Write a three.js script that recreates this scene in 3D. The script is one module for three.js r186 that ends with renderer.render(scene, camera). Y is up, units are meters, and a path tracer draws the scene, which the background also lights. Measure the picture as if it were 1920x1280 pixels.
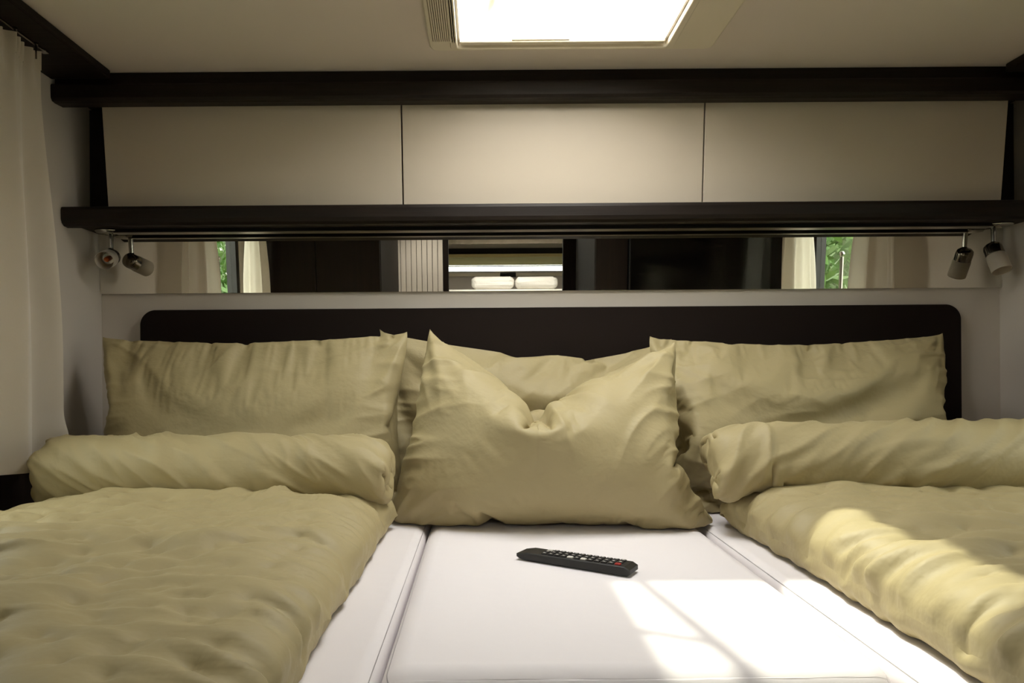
import * as THREE from 'three';
import { RoundedBoxGeometry } from 'three/addons/geometries/RoundedBoxGeometry.js';
import { mergeGeometries } from 'three/addons/utils/BufferGeometryUtils.js';
import { ImprovedNoise } from 'three/addons/math/ImprovedNoise.js';
import { RectAreaLightUniformsLib } from 'three/addons/lights/RectAreaLightUniformsLib.js';

// ---------------------------------------------------------------- camera, sky, sun, exposure
const scene = new THREE.Scene();
const EYE = 1.335;
const camera = new THREE.PerspectiveCamera(2 * Math.atan(640 / 1300) * 180 / Math.PI, 1.5, 0.02, 200);
camera.position.set(0, EYE, 1.66);
camera.rotation.set(0, 0, -0.0073);
camera.setViewOffset(1920, 1280, 55, -50, 1920, 1280);

const renderer = new THREE.WebGLRenderer();
renderer.toneMapping = THREE.LinearToneMapping;
renderer.toneMappingExposure = 1.06;
renderer.shadowMap.enabled = true;

const SKY = 7;
scene.background = new THREE.Color().setRGB(1.0 * SKY, 0.985 * SKY, 0.975 * SKY);

const sun = new THREE.DirectionalLight(new THREE.Color().setRGB(1, 0.95, 0.86), 5.5);
sun.position.set(0.15 - 0.212 * 6, 1.0 + 6, 0.5 - 0.352 * 6);
sun.target.position.set(0.15, 1.0, 0.5);
sun.shadow.radius = 2.5;
sun.castShadow = true;
sun.shadow.mapSize.set(2048, 2048);
Object.assign(sun.shadow.camera, { left: -6, right: 6, top: 6, bottom: -6, near: 0.1, far: 20 });
scene.add(sun, sun.target);

RectAreaLightUniformsLib.init();
// daylight that comes down through the roof hatch
const hatchLight = new THREE.RectAreaLight(new THREE.Color().setRGB(1, 0.985, 0.975), 14, 0.39, 0.39);
hatchLight.position.set(0.157, 2.07, 0.522);
hatchLight.lookAt(0.157, 0, 0.522);
scene.add(hatchLight);
// lamp in an unseen roof window, both added to light the far end
const addedLivingLight = new THREE.RectAreaLight(new THREE.Color().setRGB(1, 0.985, 0.975), 5, 0.78, 0.73);
addedLivingLight.position.set(0.2, 2.012, 2.975);
addedLivingLight.lookAt(0.2, 0, 2.975);
scene.add(addedLivingLight);

// ---------------------------------------------------------------- helpers
let seed = 7;
const rnd = () => { seed = (seed * 1664525 + 1013904223) >>> 0; return seed / 4294967296; };
const perlin = new ImprovedNoise();
const N3 = (x, y, z = 0) => perlin.noise(x + 31.7, y + 17.3, z + 5.1);
const fbm = (x, y, z = 0, o = 4) => { let s = 0, a = 1, f = 1; for (let i = 0; i < o; i++) { s += a * N3(x * f, y * f, z + i * 9.7); a *= 0.5; f *= 2.03; } return s; };
const clamp = THREE.MathUtils.clamp, lerp = THREE.MathUtils.lerp, sstep = THREE.MathUtils.smoothstep;
const taken = new Map();
const numbered = (n) => { const k = taken.get(n) ?? 0; taken.set(n, k + 1); return k ? `${n}_${String(k).padStart(3, '0')}` : n; };

function tag(o, label, category, group, kind) {
  o.userData.label = label; o.userData.category = category;
  if (group) o.userData.group = group;
  if (kind) o.userData.kind = kind;
  return o;
}
function thing(name, label, category, [x, y, z] = [0, 0, 0], group) {
  const g = new THREE.Group(); g.name = numbered(name); g.position.set(x, y, z); scene.add(g);
  return tag(g, label, category, group);
}
function part(name, geo, material, parent) {
  const m = new THREE.Mesh(geo, material); m.name = name; m.castShadow = m.receiveShadow = true; parent.add(m); return m;
}
function solo(name, geo, material, label, category, group, kind) {
  const m = new THREE.Mesh(geo, material); m.name = numbered(name); m.castShadow = m.receiveShadow = true; scene.add(m);
  return tag(m, label, category, group, kind);
}
function struct(name, geo, material, label) {
  const m = new THREE.Mesh(geo, material); m.name = name; m.castShadow = m.receiveShadow = true; scene.add(m);
  m.userData.kind = 'structure'; if (label) m.userData.label = label;
  return m;
}
function metreUV(g) {            // box-mapped uv in metres
  const p = g.attributes.position, n = g.attributes.normal, uv = new Float32Array(p.count * 2);
  for (let i = 0; i < p.count; i++) {
    const ax = Math.abs(n.getX(i)), ay = Math.abs(n.getY(i)), az = Math.abs(n.getZ(i));
    const x = p.getX(i), y = p.getY(i), z = p.getZ(i);
    let u = x, v = y;
    if (ax > ay && ax > az) { u = z; v = y; } else if (ay > az) { u = x; v = z; }
    uv[2 * i] = u; uv[2 * i + 1] = v;
  }
  g.setAttribute('uv', new THREE.BufferAttribute(uv, 2));
  return g;
}
function bx(x0, x1, y0, y1, z0, z1, r = 0) {
  const w = x1 - x0, h = y1 - y0, d = z1 - z0;
  const g = r ? new RoundedBoxGeometry(w, h, d, 3, r) : new THREE.BoxGeometry(w, h, d);
  g.translate((x0 + x1) / 2, (y0 + y1) / 2, (z0 + z1) / 2);
  return metreUV(g);
}
const merged = (list) => mergeGeometries(list.map((g) => (g.index ? g.toNonIndexed() : g)).map((g) => { for (const k of Object.keys(g.attributes)) if (!['position', 'normal', 'uv'].includes(k)) g.deleteAttribute(k); return g; }));
function cyl(r0, r1, a, b, seg = 24, open = false) {   // from point a (radius r0) to point b (radius r1)
  const A = new THREE.Vector3(...a), B = new THREE.Vector3(...b), d = B.clone().sub(A);
  const g = new THREE.CylinderGeometry(r1, r0, d.length(), seg, 1, open);
  g.applyQuaternion(new THREE.Quaternion().setFromUnitVectors(new THREE.Vector3(0, 1, 0), d.clone().normalize()));
  g.translate((A.x + B.x) / 2, (A.y + B.y) / 2, (A.z + B.z) / 2);
  return g;
}
function lathe(points, a, dir, seg = 32) {   // profile [radius, along] turned about dir from a
  const g = new THREE.LatheGeometry(points.map(([r, t]) => new THREE.Vector2(r, t)), seg);
  g.applyQuaternion(new THREE.Quaternion().setFromUnitVectors(new THREE.Vector3(0, 1, 0), new THREE.Vector3(...dir).normalize()));
  g.translate(...a);
  return g;
}
function prism(profile, x0, x1, bevel = 0) { // profile in (z, y), swept along x
  const s = new THREE.Shape(profile.map(([z, y]) => new THREE.Vector2(z, y)));
  const g = new THREE.ExtrudeGeometry(s, { depth: x1 - x0, bevelEnabled: false, curveSegments: 8 });
  const p = g.attributes.position;
  for (let i = 0; i < p.count; i++) { const z = p.getX(i), y = p.getY(i), x = p.getZ(i); p.setXYZ(i, x1 - x, y, z); }
  g.computeVertexNormals();
  return metreUV(g);
}

// ---------------------------------------------------------------- textures and materials
function dataTex(w, h, fn, srgb) {
  const d = new Uint8Array(w * h * 4);
  for (let y = 0; y < h; y++) for (let x = 0; x < w; x++) {
    const c = fn(x / w, y / h, x, y), o = (y * w + x) * 4;
    if (typeof c === 'number') d[o] = d[o + 1] = d[o + 2] = clamp(c * 255, 0, 255); else for (let k = 0; k < 3; k++) d[o + k] = clamp(c[k] * 255, 0, 255);
    d[o + 3] = 255;
  }
  const t = new THREE.DataTexture(d, w, h);
  t.wrapS = t.wrapT = THREE.RepeatWrapping; t.magFilter = THREE.LinearFilter; t.minFilter = THREE.LinearMipmapLinearFilter; t.generateMipmaps = true;
  if (srgb) t.colorSpace = THREE.SRGBColorSpace;
  t.needsUpdate = true;
  return t;
}
// tileable noise: sampled on a torus-like blend
const tile = (f) => (u, v) => { const a = f(u, v), b = f(u - 1, v), c = f(u, v - 1), d = f(u - 1, v - 1); const s = sstep(u, 0.8, 1), t = sstep(v, 0.8, 1); return lerp(lerp(a, b, s), lerp(c, d, s), t); };
const woodN = tile((u, v) => 0.6 * fbm(u * 2.2, v * 46, 1, 4) + 0.35 * fbm(u * 5, v * 170, 2, 2));
const grain = (u, v) => 0.5 + 0.5 * woodN(u, v);
const woodTex = dataTex(512, 512, (u, v) => { const g = clamp(grain(u, v), 0, 1); return [lerp(0.085, 0.155, g), lerp(0.065, 0.12, g), lerp(0.052, 0.094, g)]; }, true);
woodTex.repeat.set(1.6, 1.6);
const woodTexV = woodTex.clone(); woodTexV.rotation = Math.PI / 2; woodTexV.needsUpdate = true;
const woodBump = dataTex(512, 512, (u, v) => grain(u, v)); woodBump.repeat.set(1.6, 1.6);
const crinkleN = tile((u, v) => { const w = fbm(u * 3, v * 3, 4, 2) * 0.4; return fbm(u * 6 + w, v * 8 - w, 7, 5) + 0.12 * fbm(u * 40, v * 40, 3, 2); });
const crinkle = dataTex(512, 512, (u, v) => 0.5 + 0.42 * crinkleN(u, v)); crinkle.repeat.set(2.6, 2.6);
const softN = tile((u, v) => fbm(u * 5, v * 5, 11, 4));
const softBump = dataTex(512, 512, (u, v) => 0.5 + 0.4 * softN(u, v)); softBump.repeat.set(1.5, 1.5);
const weave = dataTex(256, 256, (u, v, x, y) => { const a = Math.sin(x / 256 * Math.PI * 2 * 48), b = Math.sin(y / 256 * Math.PI * 2 * 48); return 0.5 + 0.22 * a * b + 0.2 * (0.5 + 0.5 * Math.sin(x * 12.9898 + Math.floor(y / 3) * 78.233)) - 0.1; });
weave.repeat.set(14, 14);

const std = (o) => new THREE.MeshStandardMaterial(o), phy = (o) => new THREE.MeshPhysicalMaterial(o);
const M = {
  wall: std({ color: '#cdc4ba', roughness: 0.38, bumpMap: softBump, bumpScale: 0.0002 }),
  ceil: std({ color: '#d6cabf', roughness: 0.8 }),
  floor: std({ color: '#6a5a48', roughness: 0.6 }),
  wood: phy({ map: woodTex, bumpMap: woodBump, bumpScale: 0.0004, roughness: 0.5, specularIntensity: 0.45 }),
  woodV: phy({ map: woodTexV, roughness: 0.55, specularIntensity: 0.25 }),
  head: phy({ color: '#1d1511', roughness: 0.7, specularIntensity: 0.25, bumpMap: softBump, bumpScale: 0.0004 }),
  door: phy({ color: '#bfb3a1', roughness: 0.4, clearcoat: 0.15, clearcoatRoughness: 0.35 }),
  gap: std({ color: '#120e0b', roughness: 0.8 }),
  chrome: std({ color: '#c9c6c0', roughness: 0.12, metalness: 1 }),
  chromeDark: std({ color: '#8d8780', roughness: 0.18, metalness: 1 }),
  alu: std({ color: '#9a958c', roughness: 0.3, metalness: 1 }),
  mirror: std({ color: '#e6e3da', roughness: 0.008, metalness: 1 }),
  frost: phy({ color: '#d9d0c0', roughness: 0.6, transmission: 0.5, thickness: 0 }),
  bulb: std({ color: '#b5561c', roughness: 0.35 }),
  plastic: std({ color: '#d9ceb8', roughness: 0.45 }),
  white: std({ color: '#e9e4da', roughness: 0.5 }),
  glass: phy({ color: '#f4f7f2', roughness: 0.0, transmission: 1, thickness: 0, ior: 1.45 }),
  black: std({ color: '#0d0b0a', roughness: 0.4 }),
  screen: std({ color: '#060505', roughness: 0.12 }),
  sheet: std({ color: '#e5dfe0', roughness: 0.9, bumpMap: softBump, bumpScale: 0.003 }),
  olive: phy({ color: '#a5976f', roughness: 0.62, sheen: 0.35, sheenRoughness: 0.45, sheenColor: new THREE.Color('#cfc49a'), bumpMap: crinkle, bumpScale: 0.0028 }),
  curtain: phy({ color: '#ece4d6', roughness: 1, transmission: 0.55, thickness: 0, bumpMap: weave, bumpScale: 0.0004 }),
  towel: std({ color: '#e6dfd8', roughness: 1, bumpMap: crinkle, bumpScale: 0.004 }),
  leaf: phy({ color: '#456d28', roughness: 0.8, transmission: 0.35, thickness: 0 }),
  bark: std({ color: '#54432f', roughness: 0.9 }),
  lawn: std({ color: '#3f5230', roughness: 1 }),
  rubber: std({ color: '#1b1917', roughness: 0.5 }),
  key: std({ color: '#2c2927', roughness: 0.55 }),
  keyWhite: std({ color: '#cfcac2', roughness: 0.5 }),
  keyRed: std({ color: '#a3231b', roughness: 0.5 }),
  print: std({ color: '#c9c4bc', roughness: 0.6 }),
  pineLath: std({ color: '#d6c48c', roughness: 0.5 }),
  blind: phy({ color: '#d9d4b4', roughness: 1, transmission: 0.3, thickness: 0 }),
  valance: std({ color: '#8f8271', roughness: 0.95 }),
};

// ---------------------------------------------------------------- room shell
const XL = -0.911, XR = 1.239, YC = 1.972, ZF = 4.6;
const T = 0.045;
// hatch opening in the roof
const LX0 = -0.2, LX1 = 0.6, LZ0 = 2.6, LZ1 = 3.35;   // unseen living room roof window, added for its light
const HX0 = -0.044, HX1 = 0.358, HZ0 = 0.322, HZ1 = 0.722;
struct('wall_back', bx(XL - T, XR + T, -0.02, YC + T, -T, 0), M.wall, 'pale beige back wall behind the headboard');
function sideWall(xa, xb) {
  // openings: bedroom window z 0.56-0.985, living window z 2.3-3.2
  const o = [[0.56, 0.985, 1.20, 1.86], [2.35, 3.2, 1.0, 1.75]];
  return merged([
    bx(xa, xb, -0.02, YC + T, 0, o[0][0]), bx(xa, xb, -0.02, o[0][2], o[0][0], o[0][1]), bx(xa, xb, o[0][3], YC + T, o[0][0], o[0][1]),
    bx(xa, xb, -0.02, YC + T, o[0][1], o[1][0]), bx(xa, xb, -0.02, o[1][2], o[1][0], o[1][1]), bx(xa, xb, o[1][3], YC + T, o[1][0], o[1][1]),
    bx(xa, xb, -0.02, YC + T, o[1][1], ZF),
  ]);
}
struct('wall_left', sideWall(XL - T, XL), M.wall, 'pale side wall behind the white curtain');
struct('wall_right', sideWall(XR, XR + T), M.wall, 'pale side wall beside the right pillow');
struct('floor', bx(XL - T, XR + T, -0.07, -0.02, -T, ZF + T), M.floor);
struct('ceiling', merged([
  bx(XL, XR, YC, YC + T, 0, HZ0), bx(XL, XR, YC, YC + T, HZ1, LZ0), bx(XL, XR, YC, YC + T, LZ1, ZF),
  bx(XL, LX0, YC, YC + T, LZ0, LZ1), bx(LX1, XR, YC, YC + T, LZ0, LZ1),
  bx(XL, HX0, YC, YC + T, HZ0, HZ1), bx(HX1, XR, YC, YC + T, HZ0, HZ1)]), M.ceil, 'beige ceiling panel around the roof hatch');
// front wall with a low wide window above the alcove bed
const FW = [-0.6, 1.0, 1.716, 1.84];
struct('wall_front', merged([
  bx(XL - T, XR + T, -0.02, FW[2], ZF, ZF + T), bx(XL - T, XR + T, FW[3], YC + T, ZF, ZF + T),
  bx(XL - T, FW[0], FW[2], FW[3], ZF, ZF + T), bx(FW[1], XR + T, FW[2], FW[3], ZF, ZF + T)]), M.wall, 'front wall above the alcove bed seen in the mirror');

{  // out of view, added so the far end gets more light
  const g = new THREE.Group(); g.name = 'added_window_6'; g.userData.kind = 'structure'; g.userData.label = 'unseen roof window added over the living area to light the far end'; scene.add(g);
  part('pane', bx(LX0 - 0.03, LX1 + 0.03, YC + T + 0.02, YC + T + 0.024, LZ0 - 0.03, LZ1 + 0.03), M.glass, g);
  part('window_frame', merged([bx(LX0 - 0.05, LX1 + 0.05, YC + T, YC + T + 0.03, LZ0 - 0.05, LZ0 - 0.02), bx(LX0 - 0.05, LX1 + 0.05, YC + T, YC + T + 0.03, LZ1 + 0.02, LZ1 + 0.05), bx(LX0 - 0.05, LX0 - 0.02, YC + T, YC + T + 0.03, LZ0 - 0.02, LZ1 + 0.02), bx(LX1 + 0.02, LX1 + 0.05, YC + T, YC + T + 0.03, LZ0 - 0.02, LZ1 + 0.02)]), M.white, g);
}
// dark soffits under the ceiling along both sides
struct('trim_1', bx(XL, XL + 0.127, 1.953, YC, 0.19, 1.12, 0.004), M.wood, 'dark wood soffit carrying the left curtain');
struct('trim_2', bx(XR - 0.127, XR, 1.953, YC, 0.19, 1.12, 0.004), M.wood, 'dark wood soffit along the right wall');
// dark side ledges beside the mattresses
struct('trim_3', bx(XL, XL + 0.03, 0.5, 1.165, 0, 1.95, 0.004), M.woodV, 'dark panel low on the left wall');
struct('trim_4', bx(XR - 0.035, XR, 0.5, 1.175, 0, 1.95, 0.004), M.woodV, 'dark panel low on the right wall');

function sideWindow(name, x, sgn, z0, z1, y0, y1, label) {
  const g = new THREE.Group(); g.name = name; g.userData.kind = 'structure'; g.userData.label = label; scene.add(g);
  const f = 0.032, xa = x - 0.018, xb = x + 0.018;
  part('window_frame', merged([bx(xa, xb, y0, y0 + f, z0, z1), bx(xa, xb, y1 - f, y1, z0, z1), bx(xa, xb, y0 + f, y1 - f, z0, z0 + f), bx(xa, xb, y0 + f, y1 - f, z1 - f, z1)]), M.black, g);
  part('pane', bx(x - 0.002, x + 0.002, y0 + f, y1 - f, z0 + f, z1 - f), M.glass, g);
  return g;
}
const w1 = sideWindow('window_1', XL - 0.022, 1, 0.56, 0.985, 1.20, 1.86, 'left bedroom window with green garden outside, seen in the mirror');
const w2 = sideWindow('window_2', XR + 0.022, -1, 0.56, 0.985, 1.20, 1.86, 'right bedroom window with green garden outside, seen in the mirror');
sideWindow('window_3', XL - 0.022, 1, 2.35, 3.2, 1.0, 1.75, 'left living room window');
sideWindow('window_4', XR + 0.022, -1, 2.35, 3.2, 1.0, 1.75, 'right living room window');
{
  const g = new THREE.Group(); g.name = 'window_5'; g.userData.kind = 'structure'; g.userData.label = 'low wide front window over the alcove bed'; scene.add(g);
  part('pane', bx(FW[0], FW[1], FW[2], FW[3], ZF + 0.02, ZF + 0.024), M.glass, g);
  part('window_frame', merged([bx(FW[0], FW[1], FW[2] + 0.048, FW[2] + 0.056, ZF - 0.012, ZF + 0.03), bx(FW[0], FW[1], FW[2], FW[2] + 0.006, ZF - 0.006, ZF + 0.03)]), M.black, g);
}

// ---------------------------------------------------------------- roof hatch
{
  const h = thing('roof_hatch', 'cream plastic roof hatch with bright open skylight above the bed', 'roof hatch', [0.157, YC, 0.522]);
  const put = (name, g, m) => part(name, g.translate(-0.157, -YC, -0.522), m, h);
  const X0 = -0.098, X1 = 0.452, Z0 = 0.303, Z1 = 0.775, yb = 1.951;
  const rr = (x0, x1, z0, z1, r) => { const s = new THREE.Shape(); s.moveTo(x0 + r, z0); s.lineTo(x1 - r, z0); s.quadraticCurveTo(x1, z0, x1, z0 + r); s.lineTo(x1, z1 - r); s.quadraticCurveTo(x1, z1, x1 - r, z1); s.lineTo(x0 + r, z1); s.quadraticCurveTo(x0, z1, x0, z1 - r); s.lineTo(x0, z0 + r); s.quadraticCurveTo(x0, z0, x0 + r, z0); return s; };
  const ring = (o, i, y0, y1, bev) => {
    const s = rr(...o); s.holes.push(rr(...i));
    const g = new THREE.ExtrudeGeometry(s, { depth: y1 - y0 - bev, bevelEnabled: bev > 0, bevelThickness: bev, bevelSize: bev * 0.8, bevelOffset: -bev * 0.8, bevelSegments: 3, curveSegments: 6 });
    g.rotateX(Math.PI / 2); g.scale(1, 1, 1); g.translate(0, y1, 0);
    return metreUV(g);
  };
  put('frame', ring([X0, X1, Z0, Z1, 0.02], [HX0 - 0.012, HX1 + 0.012, HZ0 - 0.006, HZ1 + 0.012, 0.012], yb + 0.004, YC, 0.005), M.plastic);
  put('inner_rim', ring([HX0 - 0.014, HX1 + 0.014, HZ0 - 0.008, HZ1 + 0.014, 0.014], [HX0, HX1, HZ0, HZ1, 0.008], yb, YC, 0.003), M.plastic);
  const sy0 = 1.962, sy1 = YC + 0.102, e = 0.001, w = 0.005;
  put('shaft', merged([
    bx(HX0 + e, HX1 - e, sy0, sy1, HZ0 + e, HZ0 + w), bx(HX0 + e, HX1 - e, sy0, sy1, HZ1 - w, HZ1 - e),
    bx(HX0 + e, HX0 + w, sy0, sy1, HZ0 + w, HZ1 - w), bx(HX1 - w, HX1 - e, sy0, sy1, HZ0 + w, HZ1 - w)]), M.white);
  const bar = put('blind_bar', bx(HX0 + 0.006, HX1 - 0.006, 1.954, 1.966, HZ0 + 0.006, HZ0 + 0.02, 0.003), M.plastic);
  part('grip', bx(0.06, 0.17, 1.957, 1.962, HZ0 + 0.0195, HZ0 + 0.0225, 0.001).translate(-0.157, -YC, -0.522), std({ color: '#b7a583', roughness: 0.5 }), bar);
  const ribs = 11;
  put('vent_shade_strip', bx(X0 + 0.008, X0 + 0.053, yb + 0.0025, yb + 0.006, Z0 + 0.045, Z1 - 0.045), std({ color: '#7d7058', roughness: 0.7 }));  // darker strip behind the ribs, slot shade put into the colour
  for (let k = 0; k < ribs; k++) put('vent_rib', bx(X0 + 0.010 + k * 0.0038, X0 + 0.0122 + k * 0.0038, yb, yb + 0.0045, Z0 + 0.045, Z1 - 0.045), M.plastic);
  // unseen crank bow bars, added and thickened to cast the sun patch stripes
  put('crank_shadow_bars', merged([cyl(0.012, 0.012, [HX0 + 0.055, 1.95, HZ0 + 0.006], [HX0 + 0.11, 1.945, HZ1 - 0.006], 12), cyl(0.008, 0.008, [HX0 + 0.006, 1.95, HZ1 - 0.20], [HX0 + 0.10, 1.95, HZ1 - 0.15], 12)]).translate(0, 0.06, 0), M.white);
  const lid = put('lid', bx(HX0 - 0.065, HX1 + 0.065, YC + 0.13, YC + 0.134, HZ0 - 0.065, HZ1 + 0.065), M.glass);
  part('lid_edge', (() => { const g = ring([HX0 - 0.075, HX1 + 0.075, HZ0 - 0.075, HZ1 + 0.075, 0.03], [HX0 - 0.06, HX1 + 0.06, HZ0 - 0.06, HZ1 + 0.06, 0.025], YC + 0.115, YC + 0.14, 0); return g.translate(-0.157, -YC, -0.522); })(), M.white, lid);
}

// ---------------------------------------------------------------- overhead lockers
{
  const xs = [-0.83, -0.174, 0.4905, 1.155];
  const labels = ['cream overhead locker nearest the white curtain', 'cream overhead locker in the middle, under the roof hatch', 'cream overhead locker farthest from the white curtain'];
  for (let k = 0; k < 3; k++) {
    const cx = (xs[k] + xs[k + 1]) / 2, c = thing('overhead_locker', labels[k], 'cabinet', [cx, 1.70, 0], 'overhead lockers above the mirror');
    const x0 = xs[k] - cx, x1 = xs[k + 1] - cx;
    part('body', bx(x0 + 0.001, x1 - 0.001, -0.006, 0.24, 0.003, 0.098), M.gap, c);
    if (k !== 1) part('shade_filler', k ? bx(x1, XR - 0.002 - cx, -0.006, 0.24, 0.003, 0.05) : bx(XL + 0.002 - cx, x0, -0.006, 0.24, 0.003, 0.05), M.gap, c);  // dark board added in the end recess, where the pale wall is only shaded
    const d = bx(x0 + 0.0016, x1 - 0.0016, 0, 0.237, -0.016, 0, 0.0012);
    d.rotateX(Math.atan(0.026 / 0.235)); d.translate(0, -0.002, 0.121);
    part('door', d, M.door, c);
  }
  const cor = [[0.003, 1.9715], [0.003, 1.945], [0.15, 1.945], [0.15, 1.909], [0.178, 1.907], [0.1885, 1.9085], [0.1925, 1.914], [0.193, 1.940], [0.191, 1.9435], [0.180, 1.9455], [0.178, 1.948], [0.178, 1.9715]];
  solo('cornice', prism(cor, XL + 0.001, XR - 0.001), M.wood, 'dark wood cornice between the ceiling and the cream lockers', 'cornice');
  const sh = [[0.003, 1.692], [0.003, 1.660], [0.118, 1.660], [0.120, 1.655], [0.135, 1.6495], [0.150, 1.651], [0.157, 1.656], [0.1605, 1.664], [0.161, 1.684], [0.159, 1.690], [0.154, 1.692]];
  solo('shelf_board', prism(sh, XL + 0.001, XR - 0.001), M.wood, 'dark wood shelf board under the cream lockers', 'shelf');
  const lb = thing('light_bar', 'slim dark bar with a bright metal edge under the shelf board', 'light bar', [0.164, 1.651, 0.058]);
  part('housing', bx(-1.01, 1.01, 0.002, 0.0088, -0.012, 0.012), M.black, lb);
  part('edge_strip', bx(-1.01, 1.01, 0, 0.002, -0.0125, 0.0125, 0.0008), M.alu, lb);
}

// ---------------------------------------------------------------- mirror and headboard
{
  const m = thing('wall_mirror', 'long low mirror strip between the shelf board and headboard', 'mirror', [0.164, 1.518, 0]);
  const tilt = 3 * Math.PI / 180, hh = 0.1425;
  const g1 = bx(-1.0735, 1.0735, 0, hh, -0.004, 0, 0.0006); g1.rotateX(tilt); g1.translate(0, 0, 0.008);
  part('mirror_glass', g1, M.mirror, m);
  part('backing', prism([[0.001, 0.002], [0.0036, 0.002], [0.0036 + Math.tan(tilt) * (hh - 0.004), hh - 0.002], [0.001, hh - 0.002]], -1.0745, 1.0745), M.gap, m);
  const s = new THREE.Shape(), x0 = -0.808, x1 = 1.131, y0 = 0.885, y1 = 1.476, r = 0.034;
  s.moveTo(x0, y0); s.lineTo(x1, y0); s.lineTo(x1, y1 - r); s.absarc(x1 - r, y1 - r, r, 0, Math.PI / 2); s.lineTo(x0 + r, y1); s.absarc(x0 + r, y1 - r, r, Math.PI / 2, Math.PI); s.lineTo(x0, y0);
  const hg = new THREE.ExtrudeGeometry(s, { depth: 0.016, bevelEnabled: true, bevelThickness: 0.002, bevelSize: 0.002, bevelSegments: 2, curveSegments: 10 });
  hg.translate(0, 0, 0.0025);
  solo('headboard', metreUV(hg), M.head, 'dark brown headboard with rounded corners behind the pillows', 'headboard');
}

// ---------------------------------------------------------------- reading lamps
function lamp(x, z, dir, label, turn) {
  const L = thing('reading_lamp', label, 'lamp', [x, 1.66, z], 'reading lamps under the shelf board');
  const plate = lathe([[0, 0], [0.027, 0], [0.027, -0.003], [0.024, -0.0065], [0.011, -0.0095], [0, -0.010]].map(([r, t]) => [r, t]).reverse(), [0, 0, 0], [0, 1, 0]);
  plate.scale(1, 1, 0.8);
  part('base_plate', plate, M.chrome, L);
  const foot = [turn, -0.046, 0.0];
  part('stem', cyl(0.0058, 0.0052, [turn, -0.008, 0], foot, 18), M.chrome, L);
  const j = new THREE.SphereGeometry(0.0065, 18, 12); j.translate(...foot); part('joint', j, M.chromeDark, L);
  const d = new THREE.Vector3(...dir).normalize();
  const c = [foot[0] - d.x * 0.002, foot[1] - 0.017 - d.y * 0.002, foot[2] - d.z * 0.002];
  const at = (t) => [c[0] + d.x * t, c[1] + d.y * t, c[2] + d.z * t];
  part('cap', lathe([[0, -0.016], [0.0125, -0.0145], [0.0175, -0.010], [0.019, -0.003], [0.019, 0.014], [0.0178, 0.0146], [0, 0.0146]], c, dir), M.chromeDark, L);
  part('collar', lathe([[0.0135, 0.0140], [0.0135, 0.023], [0.012, 0.0235], [0, 0.0235]], c, dir), M.chrome, L);
  part('glass_shade', lathe([[0.0150, 0.0146], [0.0198, 0.016], [0.0203, 0.056], [0.0196, 0.0575], [0.0188, 0.056], [0.0184, 0.018], [0.0148, 0.0168]], c, dir, 40), M.frost, L);
  part('bulb', lathe([[0, 0.044], [0.0045, 0.042], [0.0062, 0.037], [0.0062, 0.0236]].reverse(), c, dir, 20), M.bulb, L);
  return L;
}
lamp(-0.864, 0.060, [0.22, -0.28, 0.92], 'small chrome reading lamp with frosted shade, on the side with the white curtain', 0.008);
lamp(1.196, 0.062, [0.02, -0.87, 0.42], 'small chrome reading lamp with frosted shade pointing down, in the far right corner', -0.016);

const BED = 1.035;
// ---------------------------------------------------------------- cloth simulation (position based)
const hash = (a, b, c) => { let h = (a * 374761393 + b * 668265263 + c * 982451653) | 0; h = Math.imul(h ^ (h >>> 13), 1274126177); return ((h ^ (h >>> 16)) >>> 0) / 4294967296; };
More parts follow.
